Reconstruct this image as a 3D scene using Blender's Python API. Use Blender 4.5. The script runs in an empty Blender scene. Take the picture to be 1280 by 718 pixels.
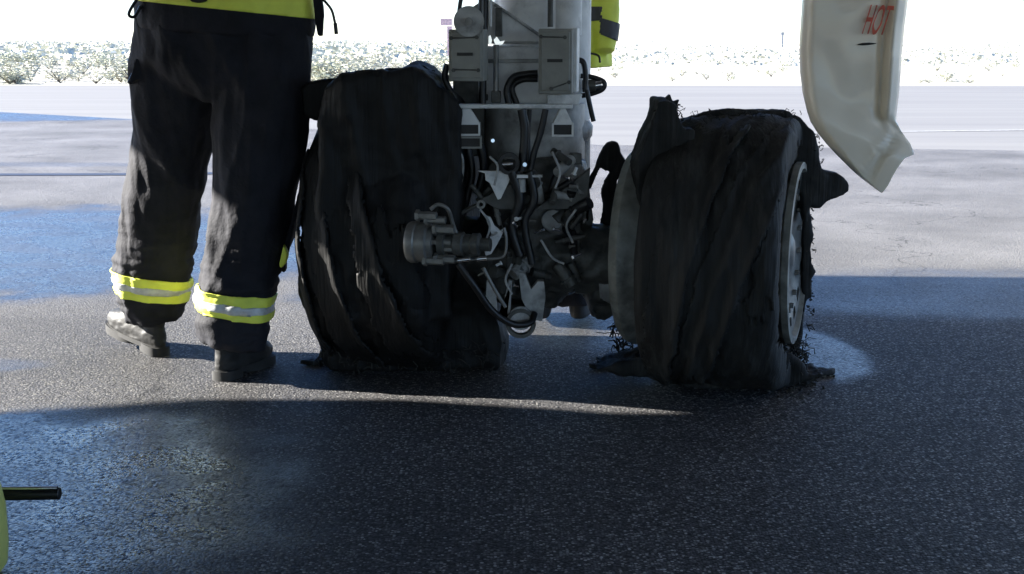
import bpy, bmesh, math, random
from mathutils import Vector, Matrix, noise
random.seed(7)
S = bpy.context.scene
COL = S.collection
PI = math.pi

# ------------------------------------------------------------------ camera
CAM_H = 1.10
F = 1600.0                       # focal length in photo pixels (photo 1280 wide)
PITCH = math.radians(11.03)
cam_d = bpy.data.cameras.new('camera')
cam = bpy.data.objects.new('camera', cam_d); COL.objects.link(cam)
cam.location = (0, 0, CAM_H)
cam.rotation_euler = (PI/2 - PITCH, 0, 0)
cam_d.sensor_width = 36; cam_d.lens = 36*F/1280
cam_d.clip_start = 0.05; cam_d.clip_end = 20000
S.camera = cam

# ------------------------------------------------------------------ sky, sun, exposure
SUN_EL = math.radians(22); SUN_AZ = math.radians(12)     # sun stands to the left, a little ahead
SUN = Vector((-math.cos(SUN_EL)*math.cos(SUN_AZ), math.cos(SUN_EL)*math.sin(SUN_AZ), math.sin(SUN_EL)))
w = bpy.data.worlds.new('World'); S.world = w; w.use_nodes = True
nt = w.node_tree; nt.nodes.clear()
sky = nt.nodes.new('ShaderNodeTexSky'); sky.sky_type = 'NISHITA'; sky.sun_disc = False
sky.sun_elevation = SUN_EL; sky.sun_rotation = math.atan2(SUN.x, SUN.y)
sky.altitude = 900; sky.air_density = 1.0; sky.dust_density = 0.2; sky.ozone_density = 3.0
bgn = nt.nodes.new('ShaderNodeBackground'); bgn.inputs[1].default_value = 0.052
wo = nt.nodes.new('ShaderNodeOutputWorld')
hs = nt.nodes.new('ShaderNodeHueSaturation'); hs.inputs['Saturation'].default_value = 1.2
nt.links.new(sky.outputs[0], hs.inputs['Color']); tn = nt.nodes.new('ShaderNodeVectorMath'); tn.operation = 'MULTIPLY'; tn.inputs[1].default_value = (.90, .94, 1.20)
nt.links.new(hs.outputs[0], tn.inputs[0]); nt.links.new(tn.outputs[0], bgn.inputs[0]); nt.links.new(bgn.outputs[0], wo.inputs[0])
sd = bpy.data.lights.new('sun', 'SUN'); sd.energy = 5.0; sd.angle = math.radians(0.5); sd.color = (1, .95, .87)
so = bpy.data.objects.new('sun', sd); COL.objects.link(so)
so.rotation_euler = SUN.to_track_quat('Z', 'Y').to_euler(); so.location = SUN*30
S.view_settings.view_transform = 'Standard'; S.view_settings.look = 'None'
S.view_settings.gamma = 1; S.view_settings.exposure = 2.65
S.render.engine = 'CYCLES'

# ------------------------------------------------------------------ pixel helper: the point on the plane y=Y seen at photo pixel (px,py)
CT, ST = math.cos(PITCH), math.sin(PITCH)
def P(px, py, Y):
    a = (px-640)/F; b = (359-py)/F
    d = Vector((a, CT + b*ST, -ST + b*CT))
    k = Y/d.y
    return Vector((d.x*k, Y, CAM_H + d.z*k))

# ------------------------------------------------------------------ materials
def mat(name, col, rough=.6, metal=0., var=.25, scale=20., bump=.0, bscale=60., coat=0., dirt=None, dscale=6., damt=.5, spec=.5, stretch=None):
    m = bpy.data.materials.new(name); m.use_nodes = True
    n = m.node_tree.nodes; l = m.node_tree.links
    b = n['Principled BSDF']
    b.inputs['Roughness'].default_value = rough; b.inputs['Metallic'].default_value = metal
    b.inputs['Coat Weight'].default_value = coat; b.inputs['Specular IOR Level'].default_value = spec
    tc = n.new('ShaderNodeTexCoord')
    mp = n.new('ShaderNodeMapping'); l.new(tc.outputs['Object'], mp.inputs[0])
    if stretch: mp.inputs['Scale'].default_value = stretch[0]; mp.inputs['Rotation'].default_value = stretch[1]
    t = n.new('ShaderNodeTexNoise'); t.inputs['Scale'].default_value = scale; t.inputs['Detail'].default_value = 6
    l.new(mp.outputs[0], t.inputs['Vector'])
    mx = n.new('ShaderNodeMixRGB'); c = Vector(col)
    mx.inputs[1].default_value = (*(c*(1-var)), 1); mx.inputs[2].default_value = (*(c*(1+var)), 1)
    r = n.new('ShaderNodeMapRange'); r.inputs[1].default_value = .35; r.inputs[2].default_value = .65
    l.new(t.outputs[0], r.inputs[0]); l.new(r.outputs[0], mx.inputs[0])
    out = mx.outputs[0]
    if dirt:
        t2 = n.new('ShaderNodeTexNoise'); t2.inputs['Scale'].default_value = dscale; t2.inputs['Detail'].default_value = 8
        t2.inputs['Roughness'].default_value = .65
        l.new(mp.outputs[0], t2.inputs['Vector'])
        r2 = n.new('ShaderNodeMapRange'); r2.inputs[1].default_value = .5; r2.inputs[2].default_value = .72; r2.inputs[4].default_value = damt
        l.new(t2.outputs[0], r2.inputs[0])
        m2 = n.new('ShaderNodeMixRGB'); m2.inputs[2].default_value = (*dirt, 1)
        l.new(r2.outputs[0], m2.inputs[0]); l.new(out, m2.inputs[1]); out = m2.outputs[0]
    l.new(out, b.inputs['Base Color'])
    if bump:
        t3 = n.new('ShaderNodeTexNoise'); t3.inputs['Scale'].default_value = bscale; t3.inputs['Detail'].default_value = 5
        l.new(mp.outputs[0], t3.inputs['Vector'])
        bp = n.new('ShaderNodeBump'); bp.inputs['Strength'].default_value = 1; bp.inputs['Distance'].default_value = bump
        l.new(t3.outputs[0], bp.inputs['Height']); l.new(bp.outputs[0], b.inputs['Normal'])
    return m

M = {}
M['rubber'] = mat('burnt_rubber', (.020,.020,.019), .7, var=.3, scale=9, bump=.004, bscale=30, dirt=(.062,.063,.060), dscale=7, damt=.7, spec=.25, stretch=((4,1.5,.18),(0,.3,0)))  # grey dust streaks along the folds, also painting in their highlights
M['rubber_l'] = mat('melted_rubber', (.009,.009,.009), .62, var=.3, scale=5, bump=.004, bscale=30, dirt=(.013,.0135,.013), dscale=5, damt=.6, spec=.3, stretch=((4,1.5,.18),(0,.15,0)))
M['cord'] = mat('tyre_cord', (.02,.018,.014), .8, dirt=(.06,.055,.045), dscale=30)
M['rim'] = mat('rim_metal', (.16,.16,.15), .45, .5, dirt=(.03,.03,.028), dscale=14, damt=.8, bump=.001)
M['rimdark'] = mat('sooty_rim_flange', (.26,.26,.23), .45, .15, dirt=(.02,.02,.02), dscale=9, damt=.8, bump=.001)
M['hole_shade'] = mat('cavity_shade_black', (.008,.008,.008), .9)
M['paint'] = mat('grey_strut_paint', (.80,.80,.79), .5, var=.08, dirt=(.10,.10,.095), dscale=9, damt=.65, bump=.0006, bscale=40)
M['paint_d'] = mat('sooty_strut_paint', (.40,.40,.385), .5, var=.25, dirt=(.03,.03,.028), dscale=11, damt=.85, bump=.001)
M['grease'] = mat('greasy_steel', (.075,.075,.068), .5, .15, var=.4, dirt=(.17,.17,.155), dscale=18, damt=.6, bump=.003, bscale=45)
M['steel'] = mat('worn_steel', (.24,.235,.22), .45, .5, var=.3, dirt=(.06,.055,.05), dscale=20, damt=.7)
M['chrome'] = mat('bright_steel', (.8,.8,.8), .15, 1., var=.05)
M['box'] = mat('junction_box_paint', (.30,.30,.27), .6, var=.08, dirt=(.18,.18,.165), dscale=12, damt=.4)
M['label'] = mat('dark_label', (.02,.02,.02), .5)
M['bar'] = mat('white_bracket_paint', (.78,.78,.76), .5, var=.06, dirt=(.1,.1,.1), dscale=15)
M['hose'] = mat('black_hose', (.008,.008,.009), .4)
M['door'] = mat('cream_door_paint', (.95,.84,.67), .36, var=.02, dirt=(.80,.70,.55), dscale=5, damt=.4, coat=.4)
M['red'] = mat('red_marker', (.65,.12,.07), .6, var=.35, scale=40)
M['pants'] = mat('navy_turnout_cloth', (.014,.0145,.020), .82, var=.25, scale=12, bump=.0022, bscale=90, spec=.3, dirt=(.035,.036,.042), dscale=7, damt=.35)
M['lime'] = mat('lime_reflective_cloth', (.88,.95,.12), .6, var=.06, bump=.0012, bscale=60)
M['silver'] = mat('silver_reflective_tape', (.65,.66,.65), .45, .2, var=.12, scale=60)
M['greyband'] = mat('dark_grey_tape', (.07,.07,.075), .6, var=.15)
M['boot'] = mat('black_boot_leather', (.02,.02,.02), .6, bump=.001, dirt=(.05,.048,.044), dscale=14, damt=.5, spec=.3)
M['sole'] = mat('boot_sole_rubber', (.02,.02,.02), .7)
M['skin'] = mat('skin', (.45,.27,.19), .5)
M['helmet'] = mat('yellow_helmet', (.6,.6,.05), .3)
M['wing'] = mat('grey_wing_skin', (.30,.31,.32), .4, var=.05, dirt=(.2,.2,.2))
M['yellow'] = mat('yellow_green_paint', (.55,.56,.16), .4, var=.05, dirt=(.35,.33,.12), dscale=5, damt=.5)
M['pink'] = mat('faded_red_post', (.62,.42,.42), .7)
M['postgrey'] = mat('grey_post', (.35,.36,.36), .7)
M['leaf'] = mat('pale_sage_leaf', (.52,.52,.42), .8, var=.3, scale=3)
M['leaf2'] = mat('olive_leaf', (.42,.43,.32), .8, var=.3, scale=3)
M['twig'] = mat('grey_twig', (.12,.10,.08), .9)

def ground_mat():
    m = bpy.data.materials.new('sandy_ground'); m.use_nodes = True
    n = m.node_tree.nodes; l = m.node_tree.links; b = n['Principled BSDF']
    b.inputs['Roughness'].default_value = .95
    tc = n.new('ShaderNodeTexCoord'); t = n.new('ShaderNodeTexNoise'); t.inputs['Scale'].default_value = .35; t.inputs['Detail'].default_value = 9
    l.new(tc.outputs['Object'], t.inputs['Vector'])
    r = n.new('ShaderNodeValToRGB'); r.color_ramp.elements[0].position = .38; r.color_ramp.elements[0].color = (.27,.265,.21,1)
    r.color_ramp.elements[1].position = .6; r.color_ramp.elements[1].color = (.42,.40,.34,1)
    l.new(t.outputs[0], r.inputs[0]); l.new(r.outputs[0], b.inputs['Base Color'])
    return m
def concrete_mat():
    m = bpy.data.materials.new('pale_concrete'); m.use_nodes = True
    n = m.node_tree.nodes; l = m.node_tree.links; b = n['Principled BSDF']
    b.inputs['Roughness'].default_value = .9; b.inputs['Specular IOR Level'].default_value = .15
    tc = n.new('ShaderNodeTexCoord'); mp = n.new('ShaderNodeMapping'); mp.inputs['Scale'].default_value = (.12, 1.6, 1)
    l.new(tc.outputs['Object'], mp.inputs[0])
    t = n.new('ShaderNodeTexNoise'); t.inputs['Scale'].default_value = 1; t.inputs['Detail'].default_value = 5
    l.new(mp.outputs[0], t.inputs['Vector'])
    r = n.new('ShaderNodeValToRGB'); r.color_ramp.elements[0].position = .35; r.color_ramp.elements[0].color = (.165,.165,.165,1)
    r.color_ramp.elements[1].position = .62; r.color_ramp.elements[1].color = (.19,.19,.186,1)
    l.new(t.outputs[0], r.inputs[0]); l.new(r.outputs[0], b.inputs['Base Color'])
    return m

# asphalt: stones in binder, with damp and wet patches at their places on the ground
# (centre x, centre y, radius x, radius y, wetness)
WET = [(-3.3,6.85,3.6,1.6,1.0), (-1.45,3.0,1.0,.78,1.0), (1.06,4.42,.2,.42,.8), (2.6,5.55,2.6,.62,.55), (-7.0,18.6,3.5,1.5,.9),
       (.25,4.9,.35,.55,.55), (-1.9,4.25,.35,.12,.5), (2.2,3.1,.8,.45,.4), (-.5,6.2,.6,1.2,.8), (-6,11.3,4,.25,.4)]
def asphalt_mat():
    m = bpy.data.materials.new('damp_asphalt'); m.use_nodes = True
    n = m.node_tree.nodes; l = m.node_tree.links; b = n['Principled BSDF']
    tc = n.new('ShaderNodeTexCoord'); co = tc.outputs['Object']
    def math_(op, a, bb=None, c=None):
        x = n.new('ShaderNodeMath'); x.operation = op
        for i, v in enumerate((a, bb, c)):
            if v is None: continue
            if isinstance(v, (int, float)): x.inputs[i].default_value = v
            else: l.new(v, x.inputs[i])
        return x.outputs[0]
    def ns(scale, det=5, rough=.55):
        t = n.new('ShaderNodeTexNoise'); t.inputs['Scale'].default_value = scale; t.inputs['Detail'].default_value = det
        t.inputs['Roughness'].default_value = rough; l.new(co, t.inputs['Vector']); return t.outputs[0]
    edge = math_('MULTIPLY', math_('SUBTRACT', ns(1.7, 7, .65), .5), 2.6)
    wet = None
    for cx, cy, rx, ry, k in WET:
        mp = n.new('ShaderNodeMapping'); mp.vector_type = 'POINT'
        mp.inputs['Location'].default_value = (-cx/rx, -cy/ry, 0); mp.inputs['Scale'].default_value = (1/rx, 1/ry, 0)
        l.new(co, mp.inputs[0])
        le = n.new('ShaderNodeVectorMath'); le.operation = 'LENGTH'; l.new(mp.outputs[0], le.inputs[0])
        d = math_('ADD', le.outputs['Value'], math_('MULTIPLY', edge, .35))
        mr = n.new('ShaderNodeMapRange'); mr.interpolation_type = 'SMOOTHSTEP'
        mr.inputs[1].default_value = 1.12; mr.inputs[2].default_value = .72; mr.inputs[3].default_value = 0; mr.inputs[4].default_value = k
        l.new(d, mr.inputs[0])
        wet = mr.outputs[0] if wet is None else math_('MAXIMUM', wet, mr.outputs[0])
    streak = n.new('ShaderNodeMapRange'); streak.inputs[1].default_value = .42; streak.inputs[2].default_value = .62
    streak.inputs[3].default_value = .8; streak.inputs[4].default_value = 1
    l.new(ns(3.5, 5), streak.inputs[0]); wet = math_('MULTIPLY', wet, streak.outputs[0])
    # stones; the palest are brightened in colour to stand in for sun glitter
    v = n.new('ShaderNodeTexVoronoi'); v.inputs['Scale'].default_value = 140; l.new(co, v.inputs['Vector'])
    v2 = n.new('ShaderNodeTexVoronoi'); v2.inputs['Scale'].default_value = 330; l.new(co, v2.inputs['Vector'])
    sep = n.new('ShaderNodeSeparateColor'); l.new(v.outputs['Color'], sep.inputs[0])
    st = n.new('ShaderNodeValToRGB'); l.new(sep.outputs[0], st.inputs[0])
    e = st.color_ramp.elements; e[0].position = 0; e[0].color = (.045,.044,.047,1); e[1].position = 1; e[1].color = (.40,.39,.37,1)
    q = e.new(.6); q.color = (.085,.083,.085,1); q = e.new(.86); q.color = (.19,.185,.18,1)
    bind = n.new('ShaderNodeMapRange'); bind.inputs[1].default_value = .45; bind.inputs[2].default_value = .7
    l.new(v.outputs['Distance'], bind.inputs[0])
    c1 = n.new('ShaderNodeMixRGB'); c1.inputs[2].default_value = (.028,.028,.030,1); l.new(bind.outputs[0], c1.inputs[0]); l.new(st.outputs[0], c1.inputs[1])
    # far away the colour is made paler, standing in for sunlight there
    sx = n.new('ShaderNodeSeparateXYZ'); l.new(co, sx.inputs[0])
    far_sun = n.new('ShaderNodeMapRange'); far_sun.inputs[1].default_value = 4.4; far_sun.inputs[2].default_value = 6.6
    l.new(math_('ADD', sx.outputs[1], math_('MULTIPLY', edge, .5)), far_sun.inputs[0])
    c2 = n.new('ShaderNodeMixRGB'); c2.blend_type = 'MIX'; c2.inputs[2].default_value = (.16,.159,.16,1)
    l.new(math_('MULTIPLY', far_sun.outputs[0], .75), c2.inputs[0]); l.new(c1.outputs[0], c2.inputs[1])
    big = n.new('ShaderNodeMapRange'); big.inputs[1].default_value = .3; big.inputs[2].default_value = .7; big.inputs[3].default_value = .65; big.inputs[4].default_value = 1.25
    l.new(ns(1.1, 6), big.inputs[0])
    vc = n.new('ShaderNodeTexVoronoi'); vc.feature = 'DISTANCE_TO_EDGE'; vc.inputs['Scale'].default_value = .33
    wv = n.new('ShaderNodeVectorMath'); wv.operation = 'ADD'; l.new(co, wv.inputs[0])
    wn = n.new('ShaderNodeTexNoise'); wn.inputs['Scale'].default_value = 2.5; wn.inputs['Detail'].default_value = 6; l.new(co, wn.inputs['Vector'])
    l.new(wn.outputs['Color'], wv.inputs[1]); l.new(wv.outputs[0], vc.inputs['Vector'])
    ck = n.new('ShaderNodeMapRange'); ck.inputs[1].default_value = .001; ck.inputs[2].default_value = .0035; ck.inputs[3].default_value = .45; ck.inputs[4].default_value = 1
    l.new(vc.outputs['Distance'], ck.inputs[0])
    big_out = math_('MULTIPLY', big.outputs[0], ck.outputs[0])
    tint = n.new('ShaderNodeVectorMath'); tint.operation = 'SCALE'; l.new(c2.outputs[0], tint.inputs[0])
    l.new(math_('MULTIPLY', big_out, math_('SUBTRACT', 1, math_('MULTIPLY', wet, .82))), tint.inputs['Scale'])
    l.new(tint.outputs[0], b.inputs['Base Color'])
    ro = n.new('ShaderNodeMapRange'); ro.inputs[3].default_value = .7; ro.inputs[4].default_value = .22; l.new(wet, ro.inputs[0])
    l.new(ro.outputs[0], b.inputs['Roughness'])
    l.new(math_('ADD', .22, math_('MULTIPLY', wet, .6)), b.inputs['Specular IOR Level'])
    h = math_('ADD', math_('MULTIPLY', v.outputs['Distance'], -1.0), math_('MULTIPLY', v2.outputs['Distance'], -.4))
    h = math_('ADD', h, math_('MULTIPLY', sep.outputs[1], .35))
    bp = n.new('ShaderNodeBump'); bp.inputs['Distance'].default_value = .0034
    l.new(math_('SUBTRACT', 1, math_('MULTIPLY', wet, .55)), bp.inputs['Strength'])
    l.new(h, bp.inputs['Height'])
    # every stone has its own facet
    fc = n.new('ShaderNodeVectorMath'); fc.operation = 'SUBTRACT'; l.new(v.outputs['Color'], fc.inputs[0]); fc.inputs[1].default_value = (.5,.5,.5)
    fm = n.new('ShaderNodeVectorMath'); fm.operation = 'MULTIPLY'; l.new(fc.outputs[0], fm.inputs[0]); fm.inputs[1].default_value = (.45,.45,0)
    fa = n.new('ShaderNodeVectorMath'); fa.operation = 'ADD'; l.new(fm.outputs[0], fa.inputs[0]); l.new(bp.outputs[0], fa.inputs[1])
    fn = n.new('ShaderNodeVectorMath'); fn.operation = 'NORMALIZE'; l.new(fa.outputs[0], fn.inputs[0])
    l.new(fn.outputs[0], b.inputs['Normal'])
    return m
M['ground'] = ground_mat(); M['concrete'] = concrete_mat(); M['asphalt'] = asphalt_mat()
M['tar'] = mat('tar_seal', (.02,.02,.025), .5)
M['line'] = mat('worn_line_paint', (.26,.26,.25), .7)

# ------------------------------------------------------------------ object helpers
def setp(o, label=None, cat=None, group=None, kind=None):
    if label: o['label'] = label
    if cat: o['category'] = cat
    if group: o['group'] = group
    if kind: o['kind'] = kind
    return o
def wloc(o):
    v = Vector((0,0,0))
    while o is not None: v += o.location; o = o.parent
    return v
def obj(name, bm, m, parent=None, smooth=None, label=None, bevel=0, kind=None, subsurf=0):
    """one mesh object from a bmesh written in world coordinates"""
    me = bpy.data.meshes.new(name)
    if isinstance(m, str): m = M[m]
    off = wloc(parent) if parent else Vector()
    for v in bm.verts: v.co -= off
    bmesh.ops.recalc_face_normals(bm, faces=bm.faces)
    bm.to_mesh(me); bm.free(); me.materials.append(m)
    o = bpy.data.objects.new(name, me); COL.objects.link(o)
    if parent: o.parent = parent
    if bevel:
        b = o.modifiers.new('bevel', 'BEVEL'); b.width = bevel; b.segments = 2; b.limit_method = 'ANGLE'
    if subsurf:
        s = o.modifiers.new('sub', 'SUBSURF'); s.levels = subsurf; s.render_levels = subsurf
    if smooth == 'all' : me.polygons.foreach_set('use_smooth', [True]*len(me.polygons))
    elif smooth is None:
        me.polygons.foreach_set('use_smooth', [True]*len(me.polygons))
        try: me.set_sharp_from_angle(angle=math.radians(38))
        except Exception: pass
    if label: o['label'] = label
    if kind: o['kind'] = kind
    return o
def empty(name, loc, label, cat, group=None):
    o = bpy.data.objects.new(name, None); COL.objects.link(o); o.location = loc; o.empty_display_size = .1
    return setp(o, label, cat, group)
def B(): return bmesh.new()
def box(bm, c, s, rz=0, rx=0, ry=0):
    R = Matrix.Rotation(rz,4,'Z') @ Matrix.Rotation(ry,4,'Y') @ Matrix.Rotation(rx,4,'X')
    bmesh.ops.create_cube(bm, size=1, matrix=Matrix.Translation(Vector(c)) @ R @ Matrix.Diagonal((*s,1)))
def frame(t):
    t = t.normalized()
    ref = Vector((0,-1,0)) if abs(t.y) < .9 else Vector((0,0,1))
    s = t.cross(ref).normalized(); return s, s.cross(t).normalized()
def loft(bm, pts, rads, seg=20, cap=True, power=1.0):
    rings = []; n = len(pts)
    for i, p in enumerate(pts):
        t = pts[min(i+1,n-1)] - pts[max(i-1,0)]
        s, u = frame(t)
        r = rads[i] if not isinstance(rads, (int,float)) else rads
        if isinstance(r, (int,float)): r = (r, r)
        ring = []
        for k in range(seg):
            a = 2*PI*k/seg; ca, sa = math.cos(a), math.sin(a)
            if power != 1.0: ca = math.copysign(abs(ca)**power, ca); sa = math.copysign(abs(sa)**power, sa)
            ring.append(bm.verts.new(p + s*(r[0]*ca) + u*(r[1]*sa)))
        rings.append(ring)
    for a, b in zip(rings, rings[1:]):
        for k in range(seg):
            bm.faces.new((a[k], a[(k+1)%seg], b[(k+1)%seg], b[k]))
    if cap:
        bm.faces.new(rings[0][::-1]); bm.faces.new(rings[-1])
def cyl(bm, a, b, r, seg=24, r2=None):
    a, b = Vector(a), Vector(b)
    loft(bm, [a, b], [r, r if r2 is None else r2], seg)
def spline(pts, n=8):
    pts = [Vector(p) for p in pts]; q = [2*pts[0]-pts[1]] + pts + [2*pts[-1]-pts[-2]]; out = []
    for i in range(1, len(q)-2):
        for k in range(n):
            t = k/n; a, b, c, d = q[i-1:i+3]
            out.append(.5*((2*b)+(c-a)*t+(2*a-5*b+4*c-d)*t*t+(3*b-a-3*c+d)*t**3))
    out.append(pts[-1]); return out
def tube(bm, pts, r, seg=10, n=8):
    pp = spline(pts, n) if len(pts) > 2 else [Vector(p) for p in pts]
    loft(bm, pp, r, seg)
def lathe(bm, c, axis, prof, seg=48, closed=True):
    """prof: (distance along axis, radius)"""
    axis = Vector(axis).normalized(); s, u = frame(axis); c = Vector(c); rings = []
    for d, r in prof:
        rings.append([bm.verts.new(c + axis*d + s*(r*math.cos(2*PI*k/seg)) + u*(r*math.sin(2*PI*k/seg))) for k in range(seg)])
    for a, b in zip(rings, rings[1:]):
        for k in range(seg): bm.faces.new((a[k], a[(k+1)%seg], b[(k+1)%seg], b[k]))
    if closed: bm.faces.new(rings[0][::-1]); bm.faces.new(rings[-1])
def prism(bm, pts, d):
    """polygon of world points, pushed by vector d"""
    a = [bm.verts.new(Vector(p)) for p in pts]; b = [bm.verts.new(Vector(p)+Vector(d)) for p in pts]
    n = len(a); bm.faces.new(a); bm.faces.new(b[::-1])
    for i in range(n): bm.faces.new((a[i], b[i], b[(i+1)%n], a[(i+1)%n]))
def pprism(bm, pix, Y, depth, slope=0):
    prism(bm, [P(x, y, Y) for x, y in pix], (slope, depth, 0))
def pbox(bm, x0, y0, x1, y1, Y, depth, rz=0):
    a, b = P(x0, y0, Y), P(x1, y1, Y); c = (a+b)/2; sx = abs(b.x-a.x); sz = abs(a.z-b.z)
    cc = Vector((c.x, Y, c.z)) + Matrix.Rotation(rz,3,'Z') @ Vector((0, depth/2, 0))
    box(bm, cc, (sx, depth, sz), rz)
def remesh(bm, vox, smooth=3):
    bmesh.ops.recalc_face_normals(bm, faces=bm.faces)
    me = bpy.data.meshes.new('t'); bm.to_mesh(me); bm.free()
    o = bpy.data.objects.new('t', me); COL.objects.link(o)
    r = o.modifiers.new('r', 'REMESH'); r.mode = 'VOXEL'; r.voxel_size = vox
    dg = bpy.context.evaluated_depsgraph_get(); dg.update()
    nm = bpy.data.meshes.new_from_object(o.evaluated_get(dg))
    bpy.data.objects.remove(o); bpy.data.meshes.remove(me)
    b = B(); b.from_mesh(nm); bpy.data.meshes.remove(nm)
    for _ in range(smooth): bmesh.ops.smooth_vert(b, verts=b.verts, factor=.5, use_axis_x=True, use_axis_y=True, use_axis_z=True)
    b.normal_update()
    return b
def displace(bm, fn):
    bm.normal_update()
    mv = [(v, v.normal*fn(v.co)) for v in bm.verts]
    for v, d in mv: v.co += d
    bm.normal_update()
def ridged(p): return 1-2*abs(noise.noise(p))
def soft(pix, Y, depth, vox=.007, amp=.006, sm=3, lean=0):
    b = B(); pprism(b, pix, Y, depth, lean)
    bmesh.ops.triangulate(b, faces=b.faces)
    b = remesh(b, vox, sm)
    displace(b, lambda p: amp*noise.fractal(p*14, 1, 2, 4))
    return b
def bolts(parent, pts, r=.006, d=.006, axis=(0,-1,0), m='steel', name='bolt'):
    for p in pts:
        b = B(); cyl(b, p, Vector(p)+Vector(axis)*d, r, 6); obj(name, b, m, parent)

# ================================================================== THE SETTING
def sheet(name, pts, z, m, sub=0):
    b = B(); b.faces.new([b.verts.new((x, y, z)) for x, y in pts])
    o = obj(name, b, m, smooth=False); return setp(o, kind='structure')
sheet('ground', [(-4000,-300),(4000,-300),(4000,9000),(-4000,9000)], -.008, 'ground')
sheet('concrete_taxiway', [(-300,-40),(300,-40),(300,29.0),(-300,31.5)], -.004, 'concrete')
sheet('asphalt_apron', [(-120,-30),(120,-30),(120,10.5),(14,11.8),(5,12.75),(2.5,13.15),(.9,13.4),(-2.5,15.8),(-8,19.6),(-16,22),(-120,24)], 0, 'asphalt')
# tar joints and a worn paint line on the pavement
def strip(name, pts, w, z, m):
    b = B(); q = []
    for x, y in pts: q.append((b.verts.new((x, y-w/2, z)), b.verts.new((x, y+w/2, z))))
    for a, c in zip(q, q[1:]): b.faces.new((a[0], c[0], c[1], a[1]))
    return setp(obj(name, b, m, smooth=False), kind='structure')
strip('tar_joint', [(-9,10.3),(-5,10.4),(-3,10.45),(-2.3,10.55)], .16, .004, 'tar')
strip('joint_line', [(3.0,15.1),(5,15.4),(12,16.6)], .16, .0, 'line')

# ================================================================== THE AIRCRAFT
GY = 4.25
AC = empty('aircraft', (.05, 4.25, 0), 'aircraft on grey landing gear with two shredded black tyres and a cream gear door', 'aircraft')
YAW = math.radians(14)
AX = Vector((math.cos(YAW), -math.sin(YAW), 0))       # axle direction, to the right and nearer

# wing and fuselage overhead, out of frame: wing outline invented to shape the apron's shadow
b = B()
shade_plan = [(-22,-14.0),(-22,4.75),(-9,4.80),(-7.4,4.95),(-6.85,5.10),(-6.25,5.10),(-6.1,4.96),(-5.40,4.95),(-5.37,5.25),(-5.32,7.05),(-4.6,7.2),(-2.5,7.1),(-1.2,7.25),(1.5,7.3),(3.6,7.4),(3.6,-14.0)]
prism(b, [(x, y, 2.40) for x, y in shade_plan], (0, 0, .34))
obj('wing', b, 'wing', AC, bevel=.08)
b = B(); rings = [(-14,1.9),(8.2,1.9),(10,1.7),(11.5,1.2),(12.6,.55),(13.0,.1)]
loft(b, [Vector((5.6, y, 3.95)) for y, r in rings], [r for y, r in rings], 40)
obj('fuselage', b, 'wing', AC)

# ---- main strut
st = B()
top = P(672, 0, GY); 
cx = top.x
def SZ(py, Y=GY): return P(640, py, Y).z
SX = lambda px, Y=GY: P(px, 150, Y).x
cyl(st, (SX(668), GY+.06, SZ(128)), (SX(672), GY+.06, 2.42), .135, 40)
cyl(st, (SX(706), GY-.02, SZ(45)), (SX(706), GY-.02, 2.42), .052, 24)
cyl(st, (SX(700), GY+.10, SZ(165)), (SX(700), GY+.10, 2.42), .105, 36)
strut = obj('strut', st, 'paint', AC, bevel=.002)
b = B(); cyl(b, (SX(668), GY+.06, SZ(300)), (SX(668), GY+.06, SZ(129)), .17, 44)
obj('lower_cylinder', b, 'paint_d', AC, bevel=.004)
b = B(); lathe(b, (SX(690), GY+.10, 0), (0,0,1), [(SZ(180),.10),(SZ(178),.128),(SZ(172),.14),(SZ(160),.142),(SZ(150),.125),(SZ(140),.105)], 40)
obj('strut_collar', b, 'paint_d', AC)
b = B(); cyl(b, (SX(712), GY+.14, SZ(290)), (SX(712), GY+.14, SZ(172)), .078, 30)
obj('damper_cylinder', b, 'paint_d', AC, bevel=.004)
# box-shaped torque fairing between the two junction boxes
b = B(); pbox(b, 598, 58, 700, 131, GY-.10, .12)
pl = obj('mounting_plate', b, 'paint', AC, bevel=.004)
b = B(); pbox(b, 600, 52, 690, 55, GY-.108, .02); pbox(b, 590, 74, 690, 79, GY-.114, .02)
obj('rib', b, 'paint_d', pl, bevel=.002)
b = B(); pprism(b, [(614,0),(620,4),(676,45),(676,54),(600,54),(604,0)], GY-.09, .05)
g = obj('gusset_plate', b, 'paint', AC, bevel=.003)
b = B(); tube(b, [P(618,6,GY-.1), P(640,20,GY-.1), P(674,44,GY-.1)], .005); obj('weld_bead', b, 'paint_d', g)
b = B(); cyl(b, P(688, -10, GY-.10), P(688, 34, GY-.10), .009, 12); obj('pipe', b, 'grease', AC)
b = B(); pbox(b, 619, 10, 628, 46, GY-.13, .04); obj('bracket', b, 'grease', AC, bevel=.003)
b = B(); cyl(b, P(613, 34, GY-.14), P(613, -12, GY-.14), .005, 10); obj('pipe', b, 'bar', AC)
b = B(); cyl(b, P(603, 130, GY-.14), P(606, -12, GY-.13), .012, 10); obj('conduit', b, 'hose', AC)
b = B(); cyl(b, P(620, 128, GY-.14), P(620, 56, GY-.14), .009, 12); obj('pipe', b, 'steel', AC)
b = B(); pbox(b, 614, 114, 626, 129, GY-.15, .03); obj('pipe_clamp', b, 'grease', AC, bevel=.003)
b = B(); pbox(b, 596, 118, 610, 126, GY-.108, .02); obj('slot_plate', b, 'label', AC, bevel=.002)
b = B(); pprism(b, [(610,46),(613,44),(615,50),(614,56),(610,55)], GY-.145, .02); obj('clip', b, 'chrome', AC)
b = B(); pprism(b, [(617,50),(621,46),(625,52),(631,51),(628,56),(619,56)], GY-.145, .02); obj('clip', b, 'chrome', AC)

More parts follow.
